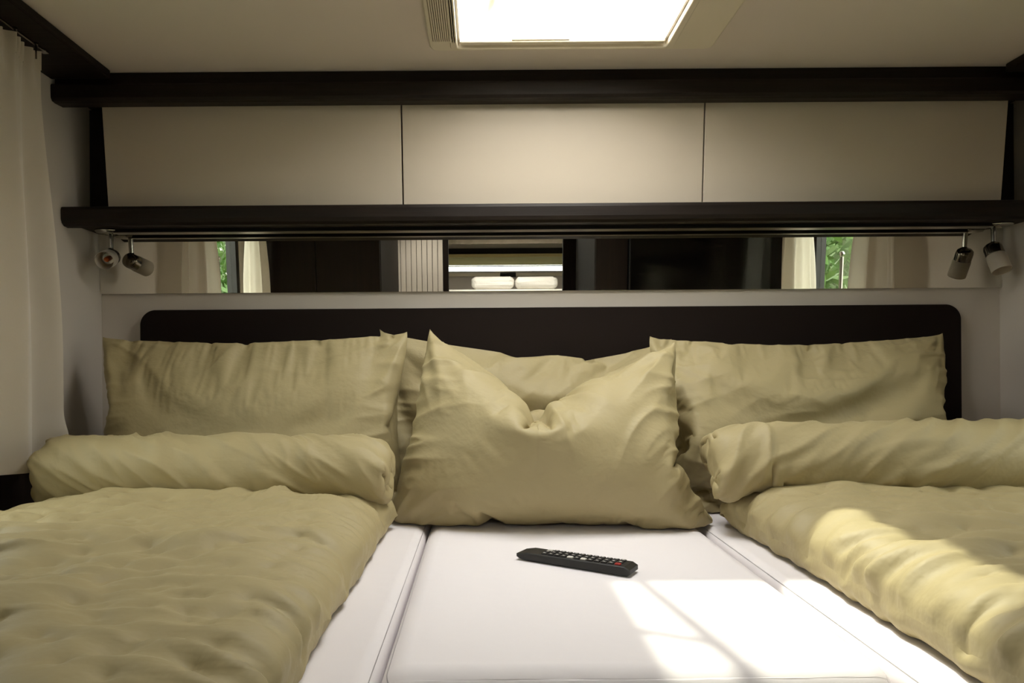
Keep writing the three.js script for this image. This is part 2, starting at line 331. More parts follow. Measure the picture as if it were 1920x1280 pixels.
// soft creases: thin ridges stretched along a direction, in metres
function crease(x, y, angle, across, along, z) { const c = Math.cos(angle), s = Math.sin(angle), p = x * c + y * s, q = -x * s + y * c, w = 0.25 * N3(p * along * 0.7, q * across * 0.3, z + 4); const n = N3(p * along, q * across + w * 2, z); return Math.pow(clamp(1 - Math.abs(n) * 2.6, 0, 1), 1.6); }
class Cloth {
  constructor() { this.lists = []; }
  init(P) { this.n = P.length / 3; this.x = Float64Array.from(P); this.p = Float64Array.from(P); this.nrm = new Float64Array(P.length); this.con = []; }
  add(i, j, L, k) { this.con.push(i, j, L, k); }
  seal() { const c = this.con, m = c.length / 4; this.ci = new Int32Array(m); this.cj = new Int32Array(m); this.cl = new Float64Array(m); this.ck = new Float64Array(m); for (let k = 0; k < m; k++) { this.ci[k] = c[4 * k]; this.cj[k] = c[4 * k + 1]; this.cl[k] = c[4 * k + 2]; this.ck[k] = c[4 * k + 3]; } this.con = null; }
  normals() {
    const { x, nrm, tri } = this; nrm.fill(0); let vol = 0;
    for (let t = 0; t < tri.length; t += 3) {
      const a = tri[t] * 3, b = tri[t + 1] * 3, c = tri[t + 2] * 3;
      const ux = x[b] - x[a], uy = x[b + 1] - x[a + 1], uz = x[b + 2] - x[a + 2], vx = x[c] - x[a], vy = x[c + 1] - x[a + 1], vz = x[c + 2] - x[a + 2];
      const nx = uy * vz - uz * vy, ny = uz * vx - ux * vz, nz = ux * vy - uy * vx;
      vol += (x[a] * nx + x[a + 1] * ny + x[a + 2] * nz) / 6;
      nrm[a] += nx; nrm[a + 1] += ny; nrm[a + 2] += nz; nrm[b] += nx; nrm[b + 1] += ny; nrm[b + 2] += nz; nrm[c] += nx; nrm[c + 1] += ny; nrm[c + 2] += nz;
    }
    return vol;
  }
  run(steps, { grav = 0.00002, press = 0.0006, volume = 0, damp = 0.92, collide, pins = [], tether, inner = 2 }) {
    const { x, p, nrm, ci, cj, cl, ck, n } = this, m = ci.length;
    for (let s = 0; s < steps; s++) {
      const vol = this.normals();
      const pr = volume ? press * clamp((volume - vol) / volume * 6, -0.5, 1) : press;
      for (let i = 0; i < n; i++) {
        const o = 3 * i, l = Math.hypot(nrm[o], nrm[o + 1], nrm[o + 2]) || 1;
        for (let k = 0; k < 3; k++) { const v = (x[o + k] - p[o + k]) * damp; p[o + k] = x[o + k]; x[o + k] += v + pr * nrm[o + k] / l - (k === 1 ? grav : 0); }
      }
      for (let it = 0; it < inner; it++) {
        for (let q = 0; q < m; q++) {
          const a = ci[q] * 3, b = cj[q] * 3, dx = x[b] - x[a], dy = x[b + 1] - x[a + 1], dz = x[b + 2] - x[a + 2];
          const d = Math.sqrt(dx * dx + dy * dy + dz * dz) || 1e-9, f = 0.5 * ck[q] * (d - cl[q]) / d;
          x[a] += dx * f; x[a + 1] += dy * f; x[a + 2] += dz * f; x[b] -= dx * f; x[b + 1] -= dy * f; x[b + 2] -= dz * f;
        }
        if (tether) for (let q = 0; q < tether.length; q += 3) {
          const a = tether[q] * 3, b = tether[q + 1] * 3, dx = x[b] - x[a], dy = x[b + 1] - x[a + 1], dz = x[b + 2] - x[a + 2], d = Math.sqrt(dx * dx + dy * dy + dz * dz);
          if (d > tether[q + 2]) { const f = 0.25 * (d - tether[q + 2]) / d; x[a] += dx * f; x[a + 1] += dy * f; x[a + 2] += dz * f; x[b] -= dx * f; x[b + 1] -= dy * f; x[b + 2] -= dz * f; }
        }
        for (const [i, tx, ty, tz, k] of pins) { const o = 3 * i; x[o] += (tx - x[o]) * k; x[o + 1] += (ty - x[o + 1]) * k; x[o + 2] += (tz - x[o + 2]) * k; }
      }
      if (collide) for (let i = 0; i < n; i++) collide(x, 3 * i, p);
    }
  }
}
// two sheets sewn together along their edges; posF/posB give the start shape at (u, v)
function envelope({ W, H, levels, pos, rest = () => 1, pins = [], sim, tether, bend = [0.05, 0.02, 0.008], shear = 0.3 }) {
  let grid = null, cl = null;
  levels.forEach(([res, steps], lv) => {
    const nx = Math.round(W / res), ny = Math.round(H / res);
    const F = (i, j) => j * (nx + 1) + i, base = (nx + 1) * (ny + 1), edge = (i, j) => i === 0 || j === 0 || i === nx || j === ny;
    const B = (i, j) => (edge(i, j) ? F(i, j) : base + (j - 1) * (nx - 1) + (i - 1));
    const total = base + (nx - 1) * (ny - 1), P = new Float64Array(total * 3);
    for (let j = 0; j <= ny; j++) for (let i = 0; i <= nx; i++) for (const [s, id] of [[0, F(i, j)], [1, B(i, j)]]) {
      const v = grid ? grid(s, i / nx, j / ny) : pos(i / nx, j / ny, s);
      if (s === 1 && edge(i, j)) continue;
      const e = grid ? 0.0006 : 0;
      P[3 * id] = v[0] + e * (rnd() - 0.5); P[3 * id + 1] = v[1] + e * (rnd() - 0.5); P[3 * id + 2] = v[2] + e * (rnd() - 0.5);
    }
    const c = new Cloth(); c.init(P);
    const hx = W / nx, hy = H / ny, hd = Math.hypot(hx, hy);
    for (const id of [F, B]) for (let j = 0; j <= ny; j++) for (let i = 0; i <= nx; i++) {
      const u = i / nx, v = j / ny, s = id === F ? 0 : 1, onE = (a, b, cc, d) => s === 1 && edge(a, b) && edge(cc, d) && (a === cc ? (a === 0 || a === nx) : (b === 0 || b === ny));
      const kx = rest(u, v, 0, s), ky = rest(u, v, 1, s);
      if (i < nx && !onE(i, j, i + 1, j)) c.add(id(i, j), id(i + 1, j), hx * kx, 1);
      if (j < ny && !onE(i, j, i, j + 1)) c.add(id(i, j), id(i, j + 1), hy * ky, 1);
      if (i < nx && j < ny) { const k = (kx + ky) / 2; c.add(id(i, j), id(i + 1, j + 1), hd * k, shear); c.add(id(i + 1, j), id(i, j + 1), hd * k, shear); }
      if (i < nx - 1) c.add(id(i, j), id(i + 2, j), 2 * hx * kx, bend[lv]);
      if (j < ny - 1) c.add(id(i, j), id(i, j + 2), 2 * hy * ky, bend[lv]);
    }
    c.seal();
    const tri = [];
    for (let j = 0; j < ny; j++) for (let i = 0; i < nx; i++) {
      tri.push(F(i, j), F(i + 1, j), F(i + 1, j + 1), F(i, j), F(i + 1, j + 1), F(i, j + 1));
      tri.push(B(i, j), B(i + 1, j + 1), B(i + 1, j), B(i, j), B(i, j + 1), B(i + 1, j + 1));
    }
    c.tri = new Int32Array(tri);
    let teth = null;
    if (tether) { const t = []; for (let j = 1; j < ny; j++) for (let i = 1; i < nx; i++) if (hash(i, j, lv) < [0.6, 0.25, 0.08][lv]) t.push(F(i, j), B(i, j), tether(i / nx, j / ny)); teth = Float64Array.from(t); }
    const pl = pins.map(([u, v, s, x, y, z, k]) => { const i = Math.round(u * nx), j = Math.round(v * ny); return [(s ? B : F)(i, j), x, y, z, k]; });
    c.run(steps, { ...sim(lv, res), pins: pl, tether: teth });
    const X = c.x, NX = nx, NY = ny, f0 = F, b0 = B;
    grid = (s, u, v) => {
      const a = clamp(u, 0, 1) * NX, b = clamp(v, 0, 1) * NY, i = Math.min(NX - 1, Math.floor(a)), j = Math.min(NY - 1, Math.floor(b)), fu = a - i, fv = b - j, id = s ? b0 : f0;
      const q = [id(i, j), id(i + 1, j), id(i, j + 1), id(i + 1, j + 1)], w = [(1 - fu) * (1 - fv), fu * (1 - fv), (1 - fu) * fv, fu * fv];
      return [0, 1, 2].map((k) => q[0] >= 0 ? X[3 * q[0] + k] * w[0] + X[3 * q[1] + k] * w[1] + X[3 * q[2] + k] * w[2] + X[3 * q[3] + k] * w[3] : 0);
    };
    cl = c;
    cl.F = F; cl.B = B; cl.nx = nx; cl.ny = ny;
  });
  return cl;
}
// smooth (Catmull-Rom) refined mesh of one sheet grid
function crGrid(get, nx, ny, k, wrapV = false) {
  const CR = (a, b, c, d, t) => 0.5 * (2 * b + (c - a) * t + (2 * a - 5 * b + 4 * c - d) * t * t + (3 * b - a - 3 * c + d) * t * t * t);
  const MX = nx * k, MY = ny * k, out = new Float32Array((MX + 1) * (MY + 1) * 3);
  const ci = (i) => clamp(i, 0, nx), cj = (j) => (wrapV ? ((j % ny) + ny) % ny : clamp(j, 0, ny));
  const rows = [];
  for (let j = 0; j <= ny; j++) { const r = new Float32Array((MX + 1) * 3); for (let a = 0; a <= MX; a++) { const i = Math.min(nx - 1, Math.floor(a / k)), t = a / k - i; const A = get(ci(i - 1), cj(j)), B = get(i, cj(j)), C = get(i + 1, cj(j)), D = get(ci(i + 2), cj(j)); for (let q = 0; q < 3; q++) r[3 * a + q] = CR(A[q], B[q], C[q], D[q], t); } rows.push(r); }
  for (let b = 0; b <= MY; b++) { const j = Math.min(ny - 1, Math.floor(b / k)), t = b / k - j, A = rows[cj(j - 1)], B = rows[j], C = rows[wrapV ? cj(j + 1) : j + 1], D = rows[cj(j + 2)]; for (let a = 0; a < (MX + 1) * 3; a++) out[b * (MX + 1) * 3 + a] = CR(A[a], B[a], C[a], D[a], t); }
  return { out, MX, MY };
}
function envelopeGeometry(c, W, H, k = 2, disp = null) {
  const pos = [], uv = [], idx = [];
  for (const s of [0, 1]) {
    const id = s ? c.B : c.F, get = (i, j) => { const o = 3 * id(i, j); return [c.x[o], c.x[o + 1], c.x[o + 2]]; };
    const { out, MX, MY } = crGrid(get, c.nx, c.ny, k), b0 = pos.length / 3;
    for (const v of out) pos.push(v);
    for (let j = 0; j <= MY; j++) for (let i = 0; i <= MX; i++) uv.push(i / MX * W + s * 3, j / MY * H);
    for (let j = 0; j < MY; j++) for (let i = 0; i < MX; i++) { const a = b0 + j * (MX + 1) + i, b = a + 1, d = a + MX + 1, e = d + 1; if (s) idx.push(a, e, b, a, d, e); else idx.push(a, b, e, a, e, d); }
  }
  const g = new THREE.BufferGeometry();
  g.setAttribute('position', new THREE.Float32BufferAttribute(pos, 3)); g.setAttribute('uv', new THREE.Float32BufferAttribute(uv, 2)); g.setIndex(idx); g.computeVertexNormals();
  if (disp) { pushOut(g, disp); g.computeVertexNormals(); }
  return g;
}
function pushOut(g, disp) {
  const p = g.attributes.position, n = g.attributes.normal, t = g.attributes.uv;
  for (let i = 0; i < p.count; i++) { const d = disp(t.getX(i), t.getY(i)); p.setXYZ(i, p.getX(i) + n.getX(i) * d, Math.max(BED + 0.0025, p.getY(i) + n.getY(i) * d), p.getZ(i) + n.getZ(i) * d); }
}
// depth map of what already stands: greatest value of axis c over (a, b)
function depthMap(ax, bxs, cx, a0, a1, b0, b1, cell) {
  const na = Math.ceil((a1 - a0) / cell), nb = Math.ceil((b1 - b0) / cell), d = new Float32Array(na * nb).fill(-9);
  return {
    add(X) { for (let i = 0; i < X.length; i += 3) { const p = Math.floor((X[i + ax] - a0) / cell), q = Math.floor((X[i + bxs] - b0) / cell); for (let u = -1; u <= 1; u++) for (let v = -1; v <= 1; v++) { const P = p + u, Q = q + v; if (P >= 0 && Q >= 0 && P < na && Q < nb) d[Q * na + P] = Math.max(d[Q * na + P], X[i + cx]); } } },
    at(a, b) { const p = Math.floor((a - a0) / cell), q = Math.floor((b - b0) / cell); return p < 0 || q < 0 || p >= na || q >= nb ? -9 : d[q * na + p]; },
  };
}

// ---------------------------------------------------------------- mattresses
function mattress(x0, x1, y0, y1, z0, z1, r, label, group) {
  const nx = 60, nz = 90, g = new RoundedBoxGeometry(x1 - x0, y1 - y0, z1 - z0, 8, r);
  g.translate((x0 + x1) / 2, (y0 + y1) / 2, (z0 + z1) / 2);
  metreUV(g);
  const t = thing('mattress', label, 'mattress', [(x0 + x1) / 2, y0, (z0 + z1) / 2], group);
  g.translate(-(x0 + x1) / 2, -y0, -(z0 + z1) / 2);
  part('fitted_sheet', g, M.sheet, t);
  return t;
}
const GL = -0.108, GR = 0.412;
mattress(XL + 0.034, GL - 0.0005, 0.88, BED, 0.022, 1.78, 0.02, 'white sheeted mattress under the duvet on the curtain side', 'white mattresses');
mattress(GL + 0.0005, GR - 0.0005, 0.88, BED, 0.022, 0.985, 0.03, 'white sheeted middle mattress under the remote control', 'white mattresses');
mattress(GR + 0.0005, XR - 0.04, 0.88, BED, 0.022, 1.78, 0.02, 'white sheeted mattress under the sunlit right duvet', 'white mattresses');
{
  const b = thing('bed_base', 'dark wooden bed base under the white mattresses', 'bed base', [0.164, 0, 1]);
  part('left_box', bx(XL + 0.034 - 0.164, GL - 0.164, -0.02, 0.88, -0.99, 0.78), M.wood, b);
  part('middle_box', bx(GL - 0.164, GR - 0.164, -0.02, 0.88, -0.99, -0.03), M.wood, b);
  part('right_box', bx(GR - 0.164, XR - 0.04 - 0.164, -0.02, 0.88, -0.99, 0.78), M.wood, b);
}

// ---------------------------------------------------------------- pillows
const frontMap = depthMap(0, 1, 2, -0.95, 1.3, 0.95, 1.6, 0.012);
const C4 = (tl, tr, bl, br) => (u, v) => [0, 1, 2].map((k) => lerp(lerp(bl[k], br[k], u), lerp(tl[k], tr[k], u), v));
function pillow({ name, label, W, H, tl, tr, bl, br, volume, top, pins = [], start, levels, lean = 0.022, press = 0.0007, creases, topSag, group = 'olive pillows against the headboard' }) {
  const quad = C4(tl, tr, bl, br);
  const pos = start ?? ((u, v, s) => { const q = quad(u, v), b = Math.sin(Math.PI * u) * Math.sin(Math.PI * v) * 0.03; return [q[0] + 0.004 * N3(u * 7, v * 7, s * 9), q[1] + (top ? top(u) * v * v : 0), q[2] + (s ? -b : b) + 0.006 * N3(u * 5, v * 5, s * 4 + 2)]; });
  const P = [[0, 1, 0, ...tl, 0.6], [1, 1, 0, ...tr, 0.6], [0, 0, 0, ...bl, 0.3], [1, 0, 0, ...br, 0.3], ...pins];
  if (topSag !== undefined) for (let k = 1; k < 16; k++) { const u = k / 16, q = quad(u, 1); P.push([u, 1, 0, q[0], q[1] - topSag * Math.sin(Math.PI * u) + 0.004 * N3(u * 9, W * 20), q[2], 0.05]); }
  const c = envelope({
    W, H, levels: levels ?? [[0.026, 200], [0.013, 200], [0.0065, 170]], pos, pins: P, rest: (u, v, d, s) => 1 + 0.03 * N3(u * 7 + W * 9, v * 6, d * 8 + s * 3),
    sim: (lv) => ({ press: press / (1 << lv), volume, grav: 0.000012 / (1 << lv), damp: 0.93, inner: 3, collide: (x, o, p) => {
      if (x[o + 1] < BED + 0.003) { x[o + 1] = BED + 0.003; p[o] = x[o]; p[o + 2] = x[o + 2]; }
      if (x[o] < XL + 0.04) x[o] = XL + 0.04;
      if (x[o + 2] < lean) x[o + 2] = lean;
      { const z = frontMap.at(x[o], x[o + 1]) + 0.004; if (x[o + 2] < z && z - x[o + 2] < 0.2) x[o + 2] += Math.min(z - x[o + 2], 0.004); }
    } }),
  });
  frontMap.add(c.x);
  const cx = (bl[0] + br[0]) / 2, cz = (bl[2] + br[2]) / 2;
  const g = envelopeGeometry(c, W, H, 2, creases); g.translate(-cx, -BED, -cz);
  const t = thing(name, label, 'pillow', [cx, BED, cz], group);
  part('pillowcase', g, M.olive, t);
  return c;
}
// creases radiate from the corners and pucker along the seams
const pillowCreases = (W, H, z, a = 0.0028) => (x, y) => {
  x %= 3; const u = x / W, v = y / H, e = Math.min(x, W - x, y, H - y);
  const cx = u < 0.5 ? 0 : W, cy = v < 0.5 ? 0 : H, ang = Math.atan2(y - cy, x - cx), r = Math.hypot(x - cx, y - cy);
  const rad = Math.pow(clamp(1 - Math.abs(N3(ang * 3.2, r * 4, z)) * 2.4, 0, 1), 1.5) * sstep(r, 0.015, 0.06) * (1 - sstep(r, 0.1, 0.24));
  const m = sstep(fbm(x * 5, y * 5, z + 3, 2), -0.1, 0.5), side = Math.min(x, W - x), puck = crease(x, y, 0.15, 26, 7, z + 6) * (1 - sstep(side, 0.05, 0.14)) * sstep(side, 0.008, 0.035);
  return a * sstep(e, 0, 0.02) * (1.0 * rad + 1.0 * m * crease(x, y, 0.35 + 0.5 * N3(x * 2, y * 2, z), 15, 4, z) + 1.1 * puck);
};
pillow({ name: 'pillow', label: 'flat olive pillow at the back, behind the pillow with the pointed corners', W: 0.68, H: 0.36, tl: [-0.235, 1.428, 0.085], tr: [0.43, 1.40, 0.085], bl: [-0.20, 1.045, 0.11], br: [0.42, 1.045, 0.11],
  volume: 0.0125, creases: pillowCreases(0.68, 0.36, 1), pins: [[0.4, 1, 0, 0.05, 1.372, 0.075, 0.05], [0.6, 1, 0, 0.18, 1.37, 0.075, 0.05]] });
pillow({ name: 'pillow', label: 'olive pillow leaning on the headboard beside the white curtain', W: 0.695, H: 0.43, tl: [-0.832, 1.410, 0.14], tr: [-0.164, 1.416, 0.15], bl: [-0.78, 1.045, 0.19], br: [-0.205, 1.045, 0.20],
  volume: 0.0215, topSag: 0.012, creases: pillowCreases(0.695, 0.43, 5, 0.004) });
pillow({ name: 'pillow', label: 'olive pillow at the right end of the headboard, farthest from the curtain', W: 0.685, H: 0.43, tl: [0.367, 1.403, 0.14], tr: [1.022, 1.406, 0.12], bl: [0.39, 1.045, 0.21], br: [0.995, 1.045, 0.20],
  volume: 0.0215, topSag: 0.018, creases: pillowCreases(0.685, 0.43, 9, 0.004) });
// the big chopped pillow in front
{
  const tl = [-0.109, 1.419, 0.225], tr = [0.39, 1.387, 0.255], bl = [-0.168, 1.04, 0.28], br = [0.424, 1.04, 0.335], nt = [0.10, 1.205, 0.255], un = 0.466;
  const start = (u, v, s) => {
    const bt = [lerp(bl[0], br[0], u), 1.04, lerp(bl[2], br[2], u)];
    const k = u < un ? u / un : (1 - u) / (1 - un), e = u < un ? tl : tr, tp = e.map((q, i) => lerp(q, nt[i], k));
    const b = Math.sin(Math.PI * u) * Math.sin(Math.PI * v) * 0.04;
    return [lerp(bt[0], tp[0], v) + 0.003 * N3(u * 6, v * 6, s), lerp(bt[1], tp[1], v), lerp(bt[2], tp[2], v) + (s ? -b * 0.6 : b) + 0.006 * N3(u * 5, v * 5, s * 4 + 7)];
  };
  const base = pillowCreases(0.645, 0.42, 14, 0.006), nx0 = un * 0.645, ny0 = 0.42;
  const chopCreases = (x, y) => {      // folds that run out from the chopped middle
    const back = x > 1.5, X = x % 3, dx = X - nx0, dy = y - ny0, r = Math.hypot(dx, dy), a = Math.atan2(dx, -dy);
    const f = Math.pow(clamp(1 - Math.abs(N3(a * 2.6 + 0.4 * N3(r * 9, a), r * 5, 21)) * 2.2, 0, 1), 1.3) * sstep(r, 0.05, 0.11) * (1 - sstep(r, 0.14, 0.28));
    const ring = Math.exp(-Math.pow((r - 0.115 - 0.02 * N3(a * 3, 1)) / 0.016, 2)) * (1 - sstep(Math.abs(a), 0.5, 1.1));
    return base(x, y) + (back ? 0 : 0.012 * f + 0.012 * ring);
  };
  pillow({ name: 'pillow', label: 'plump olive pillow with two pointed top corners and a chopped-in middle', W: 0.645, H: 0.42, tl, tr, bl, br, volume: 0.025, start, lean: 0.16, press: 0.0009, creases: chopCreases,
    pins: [[un, 1, 0, ...nt, 0.5], [un - 0.03, 1, 0, nt[0] - 0.014, nt[1] + 0.012, nt[2], 0.3], [un + 0.03, 1, 0, nt[0] + 0.016, nt[1] + 0.012, nt[2], 0.3], [0.5, 0, 0, 0.125, 1.04, 0.345, 0.2], [0.25, 0, 0, -0.02, 1.04, 0.33, 0.2], [0.75, 0, 0, 0.28, 1.04, 0.35, 0.2]] });
}

// ---------------------------------------------------------------- duvets, each with its rolled top end
const duvetCreases = (W, H, z) => (x, y) => {
  const back = x > 1.5; x %= 3; const e = Math.min(x, W - x), m = sstep(fbm(x * 4 + z, y * 4, z, 2), -0.35, 0.45);
  const k = 0.0075 * crease(x, y, 0.15 + 0.5 * N3(x * 2, y * 2, z), 15, 3.5, z) + 0.0055 * crease(x, y, -0.3 + 0.4 * N3(x * 3, y * 2, z + 1), 22, 6, z + 2) + 0.008 * N3(x * 4, y * 11, z + 5);
  const q = y * 21 + 1.6 * N3(x * 5, y * 6, z + 7), puck = (0.5 + 0.5 * Math.sin(q * 6.283 * 0.95)) * (0.5 + 0.6 * N3(y * 9, 2, z)) * sstep(e, 0.0, 0.025) * (1 - sstep(e, 0.03, 0.12));
  return (back ? 0.3 : 1) * (sstep(e, 0, 0.02) * k * (0.35 + 0.65 * m) + 0.014 * puck);
};
const topMap = depthMap(0, 2, 1, -0.95, 1.3, 0.2, 1.7, 0.012);
function duvet({ label, x0, x1, z0, z1, thick, rollX0, rollX1, rollY, rollZ, rollR, sd, twist, openLeft }) {
  const W = (x1 - x0) * 1.045, H = (z1 - z0) * 1.04;
  // u along x, v from the far end to the near end; sheet 0 must face up, so v runs towards -z
  const c = envelope({
    W, H, levels: [[0.04, 150], [0.02, 150], [0.01, 150]],
    pos: (u, v, s) => [lerp(x0, x1, u) + 0.004 * N3(u * 9, v * 14, sd), BED + 0.006 + (s ? 0 : 0.02 + 0.01 * N3(u * 6, v * 9, sd + 3)) * (Math.sin(Math.PI * u) > 0.05 ? 1 : 0.3), lerp(z1, z0, v) + 0.004 * N3(u * 11, v * 9, sd + 5)],
    pins: (() => { const L = []; for (let k = 0; k <= 10; k++) { const v = k / 10, w = 0.006 * Math.sin(k * 2.3 + sd); L.push([0, v, 0, x0 + w, BED + 0.012, lerp(z1, z0, v), 0.12], [1, v, 0, x1 + w, BED + 0.012, lerp(z1, z0, v), 0.12]); } for (let k = 0; k <= 6; k++) { const u = k / 6; L.push([u, 0, 0, lerp(x0, x1, u), BED + 0.012, z1, 0.2], [u, 1, 0, lerp(x0, x1, u), BED + 0.02, z0, 0.2]); } return L; })(),
    rest: (u, v, d, s) => 1 + 0.03 * N3(u * 5 + sd, v * 7, d * 6 + s) + (d === 1 ? 0.02 * Math.max(0, N3(u * 3, v * 3, sd + 8)) : 0),
    tether: (u, v) => thick * (0.97 + 0.22 * N3(u * 4 + sd, v * 6, 2) + 0.1 * N3(u * 9, v * 13, sd)),
    bend: [0.04, 0.012, 0.004],
    sim: (lv) => ({ press: 0.0008 / (1 << lv), grav: 0.00008 / (1 << lv), damp: 0.92, inner: 3, collide: (x, o) => { if (x[o + 1] < BED + 0.003) x[o + 1] = BED + 0.003; } }),
  });
  topMap.add(c.x);
  const t = thing('duvet', label, 'duvet', [(x0 + x1) / 2, BED, (z0 + z1) / 2], 'olive duvets on the mattresses');
  const g = envelopeGeometry(c, W, H, 2, duvetCreases(W, H, sd)); g.translate(-(x0 + x1) / 2, -BED, -(z0 + z1) / 2);
  part('spread', g, M.olive, t);
  // roll: a tube along x, gathered at both ends
  const L = rollX1 - rollX0, circ = 2 * Math.PI * rollR, LL = L + 2 * rollR * 0.95;
  let old = null, nx, nt, R = null;
  [[0.022, 140], [0.011, 140], [0.0065, 110]].forEach(([res, steps], lv) => {
    nx = Math.round(LL / res); nt = Math.round(circ / res);
    const id = (i, j) => i * nt + ((j % nt) + nt) % nt, P = new Float64Array((nx + 1) * nt * 3);
    for (let i = 0; i <= nx; i++) for (let j = 0; j < nt; j++) {
      let q;
      if (old) q = old(i / nx, j / nt);
      else {
        const a = i / nx * LL, th = j / nt * 2 * Math.PI; let xx, r;
        const cap = rollR * 0.95;
        if (a < cap) { xx = rollX0 + 0.02 - 0.02 * Math.sin(a / cap * Math.PI / 2); r = lerp(0.018, rollR, a / cap); }
        else if (a > LL - cap) { const b = LL - a; xx = rollX1 - 0.02 + 0.02 * Math.sin(b / cap * Math.PI / 2); r = lerp(0.018, rollR, b / cap); }
        else { xx = rollX0 + a - cap; r = rollR; }
        q = [xx, rollY + r * Math.sin(th) + 0.004 * N3(xx * 14, th * 1.5, sd), rollZ + r * Math.cos(th) + 0.004 * N3(xx * 12, th * 1.3, sd + 4)];
      }
      const o = 3 * id(i, j); P[o] = q[0]; P[o + 1] = q[1]; P[o + 2] = q[2];
    }
    const cc = new Cloth(); cc.init(P);
    const ha = LL / nx * 1.07, ht = circ / nt * 1.01, tw = twist * ha;
    for (let i = 0; i <= nx; i++) for (let j = 0; j < nt; j++) {
      const k = 1 + 0.03 * N3(i / nx * 9, j / nt * 5, sd + 2);
      if (i < nx) cc.add(id(i, j), id(i + 1, j), ha * k, 1);
      cc.add(id(i, j), id(i, j + 1), ht, 1);
      if (i < nx) { cc.add(id(i, j), id(i + 1, j + 1), Math.hypot(ha * k, ht + tw), 0.35); cc.add(id(i, j + 1), id(i + 1, j), Math.hypot(ha * k, Math.max(0.2 * ht, ht - tw)), 0.35); }
      if (i < nx - 1) cc.add(id(i, j), id(i + 2, j), 2 * ha * k, [0.05, 0.02, 0.006][lv]);
      cc.add(id(i, j), id(i, j + 2), 2 * ht, 0.02);
    }
    cc.seal();
    const tri = [];
    for (let i = 0; i < nx; i++) for (let j = 0; j < nt; j++) tri.push(id(i, j), id(i + 1, j + 1), id(i + 1, j), id(i, j), id(i, j + 1), id(i + 1, j + 1));
    cc.tri = new Int32Array(tri);
    const pins = [];
    for (let j = 0; j < nt; j++) { const th = j / nt * 2 * Math.PI, r = 0.014; for (const [i, xx] of [[0, rollX0 + 0.028], [nx, rollX1 - 0.028]]) pins.push([id(i, j), xx, rollY - 0.006 + r * Math.sin(th + (i ? 1 : 0)), rollZ + r * Math.cos(th + (i ? 1 : 0)), 0.5]); }
    cc.run(steps, { press: 0.0007 / (1 << lv), grav: 0.00005 / (1 << lv), damp: 0.92, inner: 3, pins, collide: (x, o) => {
      const f = topMap.at(x[o], x[o + 2]); const lo = Math.max(BED + 0.004, f > 0 ? Math.min(f, rollY - rollR + 0.012) : 0);
      if (x[o + 1] < lo) x[o + 1] += Math.min(lo - x[o + 1], 0.003);
      if (x[o] < rollX0) x[o] = rollX0; if (x[o] > rollX1) x[o] = rollX1;
      const dy = x[o + 1] - rollY, dz = x[o + 2] - rollZ, rr = Math.hypot(dy, dz), mx = rollR * (1.04 + 0.09 * N3(x[o] * 6, sd, 2)); if (rr > mx) { x[o + 1] = rollY + dy * mx / rr; x[o + 2] = rollZ + dz * mx / rr; }
    } });
    const X = cc.x, NX = nx, NT = nt;
    old = (u, v) => { const a = u * NX, b = v * NT, i = Math.min(NX - 1, Math.floor(a)), j = Math.floor(b), fu = a - i, fv = b - j, I = (p, q) => 3 * (p * NT + ((q % NT) + NT) % NT); return [0, 1, 2].map((k) => (X[I(i, j) + k] * (1 - fu) + X[I(i + 1, j) + k] * fu) * (1 - fv) + (X[I(i, j + 1) + k] * (1 - fu) + X[I(i + 1, j + 1) + k] * fu) * fv); };
    R = cc;
  });
  const { out, MX, MY } = crGrid((i, j) => { const o = 3 * (i * nt + (j % nt)); return [R.x[o], R.x[o + 1], R.x[o + 2]]; }, nx, nt, 2, true);
  const rg = new THREE.BufferGeometry(), uv = [], idx = [];
  const vr = Math.round(circ * 2.6) / 2.6;      // a whole number of texture repeats around the roll
  for (let j = 0; j <= MY; j++) for (let i = 0; i <= MX; i++) uv.push(i / MX * LL, j / MY * vr);
  for (let j = 0; j < MY; j++) for (let i = 0; i < MX; i++) { const a = j * (MX + 1) + i, b = a + 1, d = a + MX + 1, e = d + 1; idx.push(a, e, b, a, d, e); }
  rg.setAttribute('position', new THREE.Float32BufferAttribute(out, 3)); rg.setAttribute('uv', new THREE.Float32BufferAttribute(uv, 2)); rg.setIndex(idx);
  const weld = () => { rg.computeVertexNormals(); const n = rg.attributes.normal; for (let i = 0; i <= MX; i++) { const b = MY * (MX + 1) + i, v = new THREE.Vector3(n.getX(i) + n.getX(b), n.getY(i) + n.getY(b), n.getZ(i) + n.getZ(b)).normalize(); n.setXYZ(i, v.x, v.y, v.z); n.setXYZ(b, v.x, v.y, v.z); } };
  weld();
  const fold = (x, y) => { const e = Math.min(x, LL - x), g = twist > 0 ? 0.95 : -0.85;
    return sstep(e, 0.05, 0.1) * (0.0085 * crease(x, y, g + 0.4 * N3(x * 4, y * 4, sd), 15, 4, sd) * sstep(N3(x * 6, y * 5, sd + 9), -0.35, 0.25) + 0.005 * crease(x, y, g * 0.6, 26, 6, sd + 3) + 0.005 * N3(x * 9, y * 12, sd))
      + 0.006 * (0.5 + 0.5 * Math.sin(y / vr * 6.2832 * 9 + 3 * N3(x * 20, y * 20, sd))) * sstep(e, 0.004, 0.03) * (1 - sstep(e, 0.05, 0.1)); };
  pushOut(rg, (x, y) => { const t = sstep(y / vr, 0.82, 1); return lerp(fold(x, y), fold(x, y - vr), t); });
  weld();
  rg.translate(-(x0 + x1) / 2, -BED, -(z0 + z1) / 2);
  part('rolled_end', rg, M.olive, t);
}
duvet({ label: 'crumpled olive duvet with a rolled end, beside the white curtain', x0: -0.80, x1: -0.168, z0: 0.365, z1: 1.42, thick: 0.068, rollX0: -0.795, rollX1: -0.168, rollY: 1.153, rollZ: 0.402, rollR: 0.058, sd: 3, twist: 0.25 });
